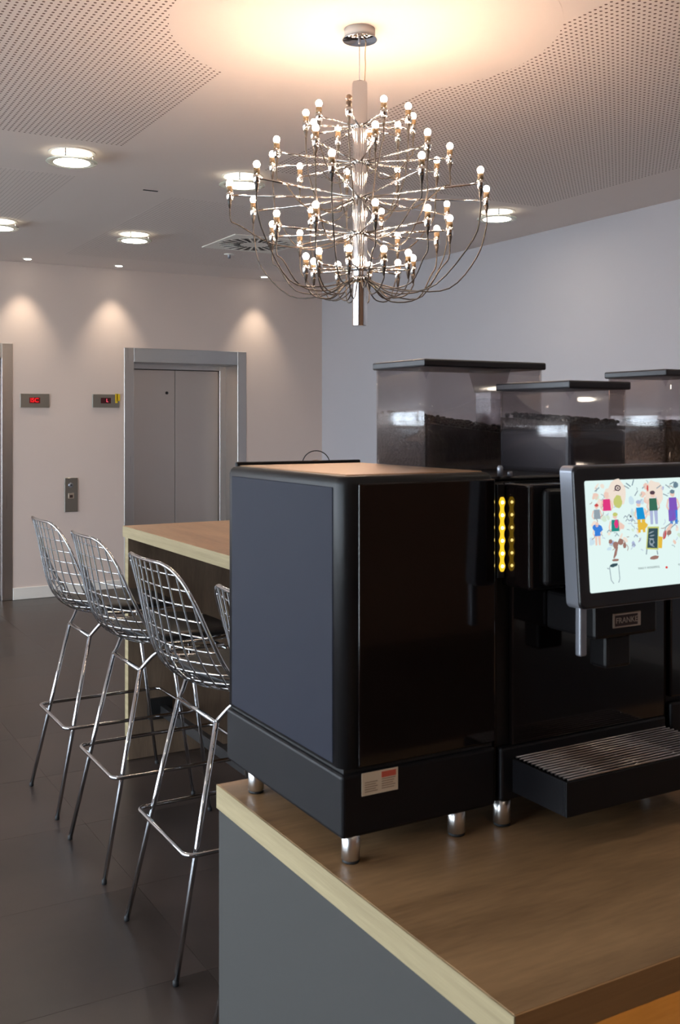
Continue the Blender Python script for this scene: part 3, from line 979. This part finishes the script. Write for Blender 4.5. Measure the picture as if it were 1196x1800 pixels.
fs.append(tuple((len(zl) - 1) * n + k for k in range(n)))
body.add(vs, fs, True)
for q in (-1, -2):
    body.sm[q] = False
body.build('body', M['mach_black'], su)
sbox(AX0 + 0.0005, AX0 + 0.004, AY0 + 0.030, AY1 - 0.022, 1.044, 1.452, 0.001, 1).build('side_panel', M['mach_side'], su)
sbox(AX0 + 0.028, AX1 - 0.003, AY0 - 0.002, AY0 + 0.006, 1.042, 1.458, 0.002, 2).build('door', M['mach_gloss'], su)
tpn = sbox(AX0 + 0.018, AX1 - 0.014, AY0 + 0.018, AY1 - 0.018, 1.466, 1.4705, 0.001, 1).build('top_plate', M['mach_top'], su)
rim = sbox(AX0 + 0.012, AX1 - 0.01, AY1 - 0.018, AY1 - 0.010, 1.466, 1.476, 0.002, 1)
rim.build('top_rim', M['mach_black'], su)
feet(su, [(0.770, 1.300 + 0.018), (0.770, AY1 - 0.075), (0.965, 1.322), (0.965, AY1 - 0.07)], AX0, AY0)
stk = sbox(0.779, 0.842, AY0 - 0.0012, AY0 - 0.0003, 0.999, 1.0325).build('sticker', M['sticker'], su)
sbox(0.813, 0.838, AY0 - 0.0018, AY0 - 0.0010, 1.0215, 1.0300).build('sticker_stripe', M['sticker_red'], stk)
for k in range(5):
    sbox(0.784, 0.806 - 0.003 * (k % 2), AY0 - 0.0016, AY0 - 0.0010, 1.0175 - k * 0.0034, 1.0188 - k * 0.0034).build('print_line', M['sticker_grey'], stk)
    sbox(0.813, 0.837 - 0.002 * (k % 3), AY0 - 0.0016, AY0 - 0.0010, 1.0185 - k * 0.0034, 1.0198 - k * 0.0034).build('print_line', M['sticker_grey'], stk)

# coffee machine
BX0, BX1, BY0, BY1 = 1.032, 1.405, 1.302, 1.738
cm = thing('coffee_machine', 'black coffee machine with lit touch screen and two bean hoppers', 'coffee machine', (BX0, BY0, KZ))
def mbox(x0, x1, y0, y1, z0, z1, bev=0.0, seg=2):
    return MB().box(x0 - BX0, x1 - BX0, y0 - BY0, y1 - BY0, z0 - KZ, z1 - KZ, bev, seg)
mbox(BX0, BX1, BY0 + 0.01, BY1, 0.940, 1.452, 0.006, 2).build('body', M['mach_black'], cm)
mbox(BX0 - 0.0, BX1, BY0 + 0.02, BY1 - 0.01, 1.452, 1.460, 0.003, 1).build('top_plate', M['mach_black'], cm)
mbox(BX0 + 0.028, BX1 - 0.004, BY0 - 0.002, BY0 + 0.012, 1.03, 1.30, 0.002, 1).build('splash_panel', M['mach_gloss'], cm)
mbox(BX0 + 0.003, BX1 - 0.003, BY0 - 0.004, BY0 + 0.012, 0.945, 1.03, 0.004, 2).build('lower_panel', M['mach_base'], cm)
hd = mbox(1.048, BX1 - 0.003, 1.243, BY0 + 0.014, 1.286, 1.452, 0.005, 3).build('head', M['mach_gloss'], cm)
mbox(1.072, BX1 - 0.006, 1.232, 1.250, 1.292, 1.444, 0.008, 3).build('head_cover', M['mach_black'], hd)
# LED strip beside the head
ls = mbox(1.030, 1.0445, BY0 - 0.001, BY0 + 0.012, 1.30, 1.45, 0.001, 1).build('led_channel', M['mach_black'], cm)
lz = [1.4205 - 0.0203 * k for k in range(6)]
lsx = 1.0385
strip = MB()
pts2 = []
NN = 60
for i in range(NN + 1):
    z = lz[0] + 0.0085 - (lz[0] - lz[-1] + 0.017) * i / NN
    dd = min(abs(z - q) for q in lz)
    wv = 0.0030 + 0.0028 * math.exp(-(dd / 0.0052) ** 2)
    if i == 0 or i == NN:
        wv = 0.0018
    pts2.append((wv, z))
vs = [(lsx - w_ - BX0, -0.0028, z - KZ) for w_, z in pts2] + [(lsx + w_ - BX0, -0.0028, z - KZ) for w_, z in pts2]
fs = [(i, i + 1, NN + 2 + i, NN + 1 + i) for i in range(NN)]
vs += [(x, -0.0008, z) for x, y, z in vs]
o2 = 2 * (NN + 1)
fs += [(o2 + NN + 1 + i, o2 + NN + 2 + i, o2 + i + 1, o2 + i) for i in range(NN)]
fs += [(o2 + i, o2 + i + 1, i + 1, i) for i in range(NN)] + [(NN + 1 + i, NN + 2 + i, o2 + NN + 2 + i, o2 + NN + 1 + i) for i in range(NN)]
strip.add(vs, fs).build('led_strip', M['led_base'], ls)
led_m = MB().lathe([(0.0026, 0.0), (0.0022, 0.0012), (0.0008, 0.0018)], 12).mesh('led', M['led_y'])
for z in lz:
    link('led', led_m, ls, (lsx - BX0, -0.0028, z - KZ), (PI / 2, 0, 0))
# pegs on top
MB().lathe([(0.0045, 1.46 - KZ), (0.005, 1.475 - KZ), (0.003, 1.478 - KZ)], 14, 1.052 - BX0, 0.02).build('peg', M['silver'], cm)
MB().lathe([(0.004, 1.46 - KZ), (0.004, 1.467 - KZ), (0.003, 1.468 - KZ)], 12, 1.072 - BX0, 0.02).build('peg', M['silver'], cm)

# touch screen: tilted back a little
def tilt(y_at_top, y_at_bot, zt, zb):
    return lambda x, dy, z: (x - BX0, (y_at_bot + (y_at_top - y_at_bot) * (z - zb) / (zt - zb)) + dy - BY0, z - KZ)
tf = tilt(1.172, 1.156, 1.480, 1.271)
def tilted_panel(x0, x1, z0, z1, d0, d1, r, name, mat, parent, bev=0.0):
    cxx, czz = (x0 + x1) / 2, (z0 + z1) / 2
    rr_ = round_rect((x1 - x0) / 2, (z1 - z0) / 2, r, 6)
    mb = MB()
    lv = [(d0 + bev, 0.0), (d1, 0.0)] if bev == 0 else [(d0, bev), (d0 + bev * 0.35, bev * 0.3), (d0 + bev, 0.0), (d1, 0.0)]
    vs, fs = [], []
    n = len(rr_)
    for d_, i_ in lv:
        for x, z in rr_:
            fx_ = 1 - i_ / ((x1 - x0) / 2)
            fz_ = 1 - i_ / ((z1 - z0) / 2)
            vs.append(tf(cxx + x * fx_, d_, czz + z * fz_))
    for i in range(len(lv) - 1):
        for k in range(n):
            fs.append((i * n + k, (i + 1) * n + k, (i + 1) * n + (k + 1) % n, i * n + (k + 1) % n))
    fs.append(tuple(range(n)))
    fs.append(tuple((len(lv) - 1) * n + k for k in range(n - 1, -1, -1)))
    mb.add(vs, fs, False)
    return mb.build(name, mat, parent)
sc_ = tilted_panel(1.0705, 1.397, 1.268, 1.482, 0.004, 0.030, 0.010, 'screen_housing', M['silver'], cm)
tilted_panel(1.0715, 1.396, 1.269, 1.481, 0.0, 0.006, 0.010, 'bezel', M['bezel'], sc_, 0.003)
SXA, SXB, SZA, SZB = 1.0915, 1.376, 1.292, 1.4595
ds = tilted_panel(SXA, SXB, SZA, SZB, -0.0006, 0.003, 0.003, 'display', M['screen'], sc_)
# what the screen shows: small sketched figures, drawn flat
cols = {'pink': (226, 60, 130), 'teal': (40, 140, 130), 'blue': (60, 130, 220), 'sky': (30, 150, 215), 'gold': (232, 190, 70), 'dgreen': (60, 110, 90), 'purple': (130, 90, 190),
        'skin': (240, 205, 190), 'hair': (90, 70, 80), 'red': (205, 80, 80), 'slate': (58, 82, 92), 'brown': (160, 120, 110), 'lime': (200, 205, 120), 'grey': (150, 165, 175), 'dark': (60, 66, 76),
        'wash': (243, 228, 214), 'paleblue': (205, 228, 240), 'palegreen': (214, 234, 214), 'lilac': (176, 186, 220), 'mred': (225, 60, 60), 'steel': (110, 135, 150)}
pal = {k: emit('screen_ink_' + k, lin(*v), 0.58) for k, v in cols.items()}
art = {}
def scr(u, v, lay):
    # u,v: 0..1 of the strip of screen between its left edge and 0.62 of its width
    return tf(SXA + u * 0.1985, -0.0009 - lay * 0.00012, SZB - v * (SZB - SZA))
def blob(col, u, v, ru, rv, lay=1, ang=0.0, n=14, wob=0.12, seed=0):
    rn = random.Random(hash((round(u * 1000), round(v * 1000), seed)) & 0xffff)
    p = []
    for k in range(n):
        a = 2 * PI * k / n
        q = 1 + rn.uniform(-wob, wob)
        du, dv = ru * q * math.cos(a), rv * q * math.sin(a)
        du, dv = du * math.cos(ang) - dv * math.sin(ang), du * math.sin(ang) + dv * math.cos(ang)
        p.append((u + du, v + dv))
    poly(col, p, lay)
def poly(col, p, lay=1):
    mb = art.setdefault(col, MB())
    ar = sum(p[i][0] * p[(i + 1) % len(p)][1] - p[(i + 1) % len(p)][0] * p[i][1] for i in range(len(p)))
    q = p if ar < 0 else p[::-1]
    mb.add([scr(u, v, lay) for u, v in q], [tuple(range(len(q)))])
def stroke(col, pts, w=0.006, lay=2):
    for (a, b) in zip(pts[:-1], pts[1:]):
        dx, dy = b[0] - a[0], b[1] - a[1]
        L_ = math.hypot(dx, dy) or 1
        nx, ny = -dy / L_ * w, dx / L_ * w
        poly(col, [(a[0] + nx, a[1] + ny), (b[0] + nx, b[1] + ny), (b[0] - nx, b[1] - ny), (a[0] - nx, a[1] - ny)], lay)
# coordinates: u over the visible part of the screen (0..1), v from top (0) to bottom (1)
blob('wash', .33, .12, .09, .12, 0); blob('wash', .72, .14, .10, .12, 0); blob('wash', .25, .16, .06, .10, 0)
def figure(u, v, s, head, top, low, arms='skin', lean=0.0):
    blob(arms, u + lean * 0.6, v, .022 * s, .024 * s, 2)
    blob(head, u + lean * 0.6, v - .016 * s, .024 * s, .017 * s, 3)
    poly(top, [(u - .035 * s + lean * .3, v + .03 * s), (u + .035 * s + lean * .3, v + .03 * s), (u + .042 * s, v + .13 * s), (u - .038 * s, v + .13 * s)], 2)
    if low:
        poly(low, [(u - .036 * s, v + .13 * s), (u - .004 * s, v + .13 * s), (u - .010 * s, v + .24 * s), (u - .034 * s, v + .24 * s)], 2)
        poly(low, [(u + .004 * s, v + .13 * s), (u + .040 * s, v + .13 * s), (u + .036 * s, v + .24 * s), (u + .012 * s, v + .24 * s)], 2)
    stroke(arms, [(u - .04 * s, v + .04 * s), (u - .058 * s, v + .10 * s), (u - .035 * s, v + .13 * s)], .007 * s, 1)
    stroke(arms, [(u + .04 * s, v + .04 * s), (u + .060 * s, v + .10 * s), (u + .035 * s, v + .13 * s)], .007 * s, 1)
figure(.21, .14, 1.05, 'skin', 'pink', None); figure(.105, .235, .85, 'red', 'grey', None)
figure(.285, .33, 1.05, 'lime', 'teal', None, lean=.01); blob('pink', .30, .40, .022, .04, 3)
figure(.565, .23, 1.1, 'lilac', 'sky', 'gold', lean=-.03); figure(.705, .15, 1.15, 'hair', 'dgreen', 'lilac')
figure(.925, .15, 1.2, 'steel', 'purple', 'blue'); figure(.10, .40, .75, 'skin', 'blue', 'skin')
blob('blue', .105, .43, .05, .035, 2, .3); blob('gold', .58, .435, .055, .035, 3, -.2); blob('lime', .33, .20, .045, .06, 1)
poly('purple', [(.87, .30), (.95, .30), (.95, .40), (.87, .41)], 2)
blob('hair', .335, .075, .034, .028, 2); blob('wash', .335, .075, .020, .016, 3); blob('hair', .335, .075, .010, .009, 4)
for (u, v, a) in ((.12, .08, .6), (.45, .05, -.6), (.43, .07, -.5), (.50, .03, 1.2), (.62, .07, .7), (.78, .08, .5), (.88, .08, -.6), (.93, .05, .4), (.85, .16, -.4), (.53, .13, .9)):
    stroke('steel' if v < .07 else 'grey', [(u - .03 * math.cos(a), v + .03 * math.sin(a)), (u, v), (u + .028 * math.cos(a), v - .03 * math.sin(a))], .005, 1)
blob('skin', .64, .07, .03, .03, 1); blob('red', .655, .09, .010, .03, 2); blob('steel', .97, .07, .03, .03, 1)
for (u, v) in ((.40, .34), (.44, .33), (.42, .37), (.48, .38), (.30, .50), (.36, .56), (.50, .52), (.47, .60), (.22, .46)):
    stroke('grey', [(u - .02, v + .012), (u, v - .01), (u + .022, v + .012)], .004, 1)
blob('dark', .455, .34, .010, .010, 2)
# chalkboard
poly('lime', [(.63, .445), (.755, .45), (.735, .665), (.60, .65)], 2)
poly('slate', [(.64, .46), (.742, .465), (.724, .65), (.613, .638)], 3)
for k in range(5):
    blob('grey', .665 + .008 * (k % 2), .50 + .03 * k, .030 - .004 * (k % 2), .006, 4, -.3 + .2 * k)
blob('grey', .665, .585, .026, .028, 4); blob('slate', .665, .585, .016, .017, 5)
poly('gold', [(.745, .54), (.79, .55), (.775, .655), (.735, .65)], 2)
stroke('grey', [(.61, .65), (.60, .70)], .006, 2); stroke('grey', [(.72, .67), (.725, .71)], .006, 2)
blob('brown', .69, .735, .048, .018, 2, -.1); blob('skin', .87, .47, .020, .055, 2, .8); blob('brown', .865, .515, .030, .022, 3, -.5); blob('red', .815, .53, .02, .045, 2, .3)
stroke('grey', [(.80, .56), (.83, .46), (.90, .42), (.97, .38)], .005, 2); stroke('grey', [(.85, .55), (.89, .47), (.98, .41)], .005, 2)
# stirred cup at the lower left
for (u, v, a, b) in ((.28, .59, .028, .030), (.335, .565, .03, .03), (.23, .555, .02, .02), (.375, .60, .018, .028)):
    blob('brown', u, v, a, b, 2)
poly('brown', [(.28, .61), (.305, .61), (.285, .68), (.255, .715), (.25, .70)], 2)
blob('brown', .27, .725, .035, .012, 2); blob('slate', .25, .77, .046, .016, 2, -.15)
stroke('grey', [(.205, .78), (.215, .90), (.24, .935)], .004, 2); stroke('grey', [(.30, .77), (.305, .90), (.29, .93)], .004, 2); stroke('grey', [(.20, .80), (.18, .79)], .004, 2)
blob('mred', .815, .835, .013, .012, 2)
rs = random.Random(11)
for _ in range(46):     # loose pale washes and pencil marks between the figures
    u, v = rs.uniform(.04, .99), rs.uniform(.03, .62)
    cc = rs.choice(['wash', 'skin', 'wash', 'lilac', 'paleblue', 'palegreen', 'paleblue'])
    blob(cc, u, v, rs.uniform(.012, .035), rs.uniform(.012, .04), 0, rs.uniform(0, 3), 10, .3, _)
for _ in range(60):
    u, v, a = rs.uniform(.04, .99), rs.uniform(.02, .66), rs.uniform(0, PI)
    q = rs.uniform(.012, .03)
    stroke(rs.choice(['grey', 'lilac', 'grey', 'brown']), [(u - q * math.cos(a), v - q * math.sin(a)), (u + .006, v), (u + q * math.cos(a + .5), v + q * math.sin(a + .5))], .0028, 1)
for k_, mb in art.items():
    tag(mb.build('screen_picture', pal[k_], ds), kind='stuff')
tm = text_mesh('MAKE IT WONDERFUL', 0.0046, 'screen_text', pal['dark'], 0.0)
p0 = tf(SXA + .62 * .1985, -0.0016, SZB - .822 * (SZB - SZA))
link('screen_text', tm, ds, p0, (PI / 2 - 0.076, 0, 0))
tm2 = text_mesh('MAKE IT WONDERFUL', 0.0046, 'screen_text', pal['dark'], 0.0)
link('screen_text', tm2, ds, tf(SXA + 1.06 * .1985, -0.0016, SZB - .822 * (SZB - SZA)), (PI / 2 - 0.076, 0, 0))
# dispensing head with badge, lever bar
sp_ = mbox(1.128, 1.262, 1.185, 1.30, 1.212, 1.275, 0.006, 2).build('spout_head', M['mach_black'], cm)
bd = mbox(1.163, 1.2225, 1.1825, 1.186, 1.2275, 1.2505, 0.001, 1).build('badge', M['badge'], sp_)
mbox(1.1665, 1.2140, 1.1815, 1.183, 1.2305, 1.2475).build('badge_field', M['badge_dark'], bd)
bt = text_mesh('FRANKE', 0.0128, 'badge_letters', M['badge'], 0.0002)
link('badge_letters', bt, bd, (1.1902 - BX0, 1.1811 - BY0, 1.239 - KZ), (PI / 2, 0, 0))
mbox(1.074, 1.088, 1.160, 1.172, 1.198, 1.292, 0.003, 2).build('lever_bar', M['silver'], cm)
mbox(1.165, 1.22, 1.20, 1.24, 1.16, 1.214, 0.006, 2).build('spout', M['mach_black'], sp_)
# drip tray
tr_ = MB()
for (xa, xb, ya, yb, za, zb) in ((1.058, 1.402, 1.172, 1.176, 0.957, 1.010), (1.058, 1.062, 1.176, 1.30, 0.957, 1.010), (1.398, 1.402, 1.176, 1.30, 0.957, 1.010),
                                 (1.062, 1.398, 1.176, 1.30, 0.957, 0.962)):
    tr_.box(xa - BX0, xb - BX0, ya - BY0, yb - BY0, za - KZ, zb - KZ, 0.0012, 2)
dt = tr_.build('drip_tray', M['mach_base'], cm)
mbox(1.0625, 1.3975, 1.1765, 1.2995, 0.9625, 0.975).build('tray_well', M['dark_gap'], dt)
bar_m = MB().tube([(0, 0, 0), (0.334, 0, 0)], 0.0019, 8).mesh('grille_bar', M['grille'])
nb = 14
for k in range(nb):
    link('grille_bar', bar_m, dt, (1.064 - BX0, 1.176 + k * (0.120 / (nb - 1)) - BY0, 1.0120 - KZ))
for x in (1.125, 1.215, 1.305, 1.39):
    MB().tube([(x - BX0, 1.177 - BY0, 1.0100 - KZ), (x - BX0, 1.297 - BY0, 1.0100 - KZ)], 0.0020, 8).build('grille_cross_bar', M['grille'], dt)
feet(cm, [(1.052, 1.318), (1.385, 1.318), (1.052, 1.68), (1.385, 1.68)], BX0, BY0)

# bean hoppers
def hopper(root, ox_, oy_, x0, x1, y0, y1, z0, z1, collar_h, lidh=0.012, funnel=None):
    def hb(a, b, c, d, e, f, bev=0.0, seg=2):
        return MB().box(a - ox_, b - ox_, c - oy_, d - oy_, e - KZ, f - KZ, bev, seg)
    # thin walled box with rounded upright edges, open below and above
    hx, hy = (x1 - x0) / 2, (y1 - y0) / 2
    o_ = round_rect(hx, hy, 0.019, 8)
    i_ = round_rect(hx - 0.003, hy - 0.003, 0.016, 8)
    n = len(o_)
    cxx, cyy = (x0 + x1) / 2 - ox_, (y0 + y1) / 2 - oy_
    vs = []
    for ring, z in ((o_, z0), (o_, z1 - lidh), (i_, z1 - lidh), (i_, z0)):
        vs += [(cxx + x, cyy + y, z - KZ) for x, y in ring]
    fs = []
    for q in range(4):
        for k in range(n):
            fs.append((q * n + k, q * n + (k + 1) % n, ((q + 1) % 4) * n + (k + 1) % n, ((q + 1) % 4) * n + k))
    sh = MB().add(vs, fs, True).build('bean_hopper', M['smoke'], root)
    hb(x0 - 0.001, x1 + 0.001, y0 - 0.001, y1 + 0.001, z1 - lidh, z1, 0.003, 2).build('lid', M['lid'], sh)
    if collar_h > 0:
        hb(x0 + 0.004, x1 - 0.004, y0 + 0.004, y1 - 0.004, z0, z0 + collar_h, 0.008, 3).build('collar', M['collar'], sh)
    if funnel:
        fa, fb, fy, fz0, fz1 = funnel
        t_ = MB()
        pr = [(fa, fz1), (fb, fz1), (fb - 0.016, fz0), (fa + 0.016, fz0)]
        vs = [(x - ox_, fy - oy_, z - KZ) for x, z in pr] + [(x - ox_, fy + 0.05 - oy_, z - KZ) for x, z in pr]
        t_.add(vs, [(3, 2, 1, 0), (4, 5, 6, 7), (0, 1, 5, 4), (1, 2, 6, 5), (2, 3, 7, 6), (3, 0, 4, 7)])
        t_.build('chute', M['smoke_front'], sh)
        hb(fa + 0.018, fb - 0.018, fy + 0.002, fy + 0.048, z0 + 0.002, fz0).build('chute_tube', M['smoke_front'], sh)
    return sh

def beans(x0, x1, y0, y1, z0, z1, slope, label, seed):
    """heap of roasted beans: many small beans over a filled core"""
    rn = random.Random(seed)
    mb = MB()
    nx, ny = 22, 16
    vs, fs = [], []
    def hh(u, v):
        return z1 + slope[0] * (u - 0.5) + slope[1] * (v - 0.5)
    for j in range(ny + 1):
        for i in range(nx + 1):
            u, v = i / nx, j / ny
            vs.append((x0 + (x1 - x0) * u, y0 + (y1 - y0) * v, hh(u, v) - 0.004))
    for j in range(ny):
        for i in range(nx):
            a = j * (nx + 1) + i
            fs.append((a, a + 1, a + nx + 2, a + nx + 1))
    mb.add(vs, fs)
    # skirt down to the floor of the hopper
    rim_ = [i for i in range(nx + 1)] + [(j + 1) * (nx + 1) - 1 for j in range(1, ny + 1)] + [ny * (nx + 1) + i for i in range(nx - 1, -1, -1)] + [j * (nx + 1) for j in range(ny - 1, 0, -1)]
    tp_ = [vs[i] for i in rim_]
    m_ = len(tp_)
    mb.add(tp_ + [(x, y, z0) for x, y, z in tp_], [(k, m_ + k, m_ + (k + 1) % m_, (k + 1) % m_) for k in range(m_)])
    mb.add([(x0, y0, z0), (x1, y0, z0), (x1, y1, z0), (x0, y1, z0)], [(3, 2, 1, 0)])
    sph = []
    for a in (-0.9, 0.0, 0.9):
        for k in range(6):
            t = 2 * PI * k / 6
            sph.append((math.cos(a) * math.cos(t), math.cos(a) * math.sin(t), math.sin(a)))
    sf = [(i * 6 + k, i * 6 + (k + 1) % 6, (i + 1) * 6 + (k + 1) % 6, (i + 1) * 6 + k) for i in range(2) for k in range(6)] + [(5, 4, 3, 2, 1, 0), (12, 13, 14, 15, 16, 17)]
    for _ in range(420):
        u, v = rn.random(), rn.random()
        c_ = Vector((x0 + 0.005 + (x1 - x0 - 0.01) * u, y0 + 0.005 + (y1 - y0 - 0.01) * v, hh(u, v) + rn.uniform(-0.003, 0.005)))
        R_ = Matrix.Rotation(rn.uniform(0, PI), 3, 'Z') @ Matrix.Rotation(rn.uniform(-0.6, 0.6), 3, 'X')
        mb.add([c_ + R_ @ Vector((p[0] * 0.006, p[1] * 0.004, p[2] * 0.003)) for p in sph], sf, True)
    # beans pressed against the walls
    ob = mb.build('coffee_beans', M['bean'])
    return tag(ob, label, 'coffee beans', None, 'stuff')

H1 = (1.058, 1.343, 1.547, 1.725, 1.4602, 1.663)
H2 = (1.200, 1.342, 1.323, 1.520, 1.4602, 1.619)
hopper(cm, BX0, BY0, *H1, 0.006, 0.014, (1.21, 1.275, 1.57, 1.605, 1.65))
hopper(cm, BX0, BY0, *H2, 0.074, 0.014)
beans(H1[0] + 0.006, H1[1] - 0.006, H1[2] + 0.006, H1[3] - 0.006, H1[4] + 0.0065, 1.545, (-0.030, 0.020), 'dark coffee beans half filling the large rear hopper', 1)
beans(H2[0] + 0.006, H2[1] - 0.006, H2[2] + 0.006, H2[3] - 0.006, H2[4] + 0.0745, 1.553, (-0.006, 0.010), 'dark coffee beans in the smaller front hopper', 2)

# second machine, cut by the right edge of the photo
DX0, DX1 = 1.412, 1.78
c2 = thing('coffee_machine', 'second black machine cut off by right edge of photo', 'coffee machine', (DX0, BY0, KZ))
def dbox(x0, x1, y0, y1, z0, z1, bev=0.0, seg=2):
    return MB().box(x0 - DX0, x1 - DX0, y0 - BY0, y1 - BY0, z0 - KZ, z1 - KZ, bev, seg)
dbox(DX0, DX1, BY0 + 0.01, BY1, 0.940, 1.452, 0.006, 2).build('body', M['mach_black'], c2)
dbox(DX0 + 0.01, DX1, BY0 + 0.02, BY1 - 0.01, 1.452, 1.460, 0.002, 1).build('top_plate', M['mach_top'], c2)
dbox(DX0 + 0.005, DX1 - 0.005, BY0 - 0.002, BY0 + 0.012, 1.06, 1.445, 0.003, 2).build('door', M['mach_gloss'], c2)
dbox(DX0 + 0.003, DX1 - 0.003, BY0 - 0.004, BY0 + 0.012, 0.945, 1.05, 0.004, 2).build('base', M['mach_base'], c2)
feet(c2, [(1.44, 1.318), (1.75, 1.318), (1.44, 1.68), (1.75, 1.68)], DX0, BY0)
H3 = (1.602, 1.775, 1.483, 1.655, 1.4602, 1.655)
hopper(c2, DX0, BY0, *H3, 0.006, 0.014)
beans(H3[0] + 0.006, H3[1] - 0.006, H3[2] + 0.006, H3[3] - 0.006, H3[4] + 0.0065, 1.545, (-0.004, 0.010), 'dark coffee beans in the hopper at right edge of photo', 5)
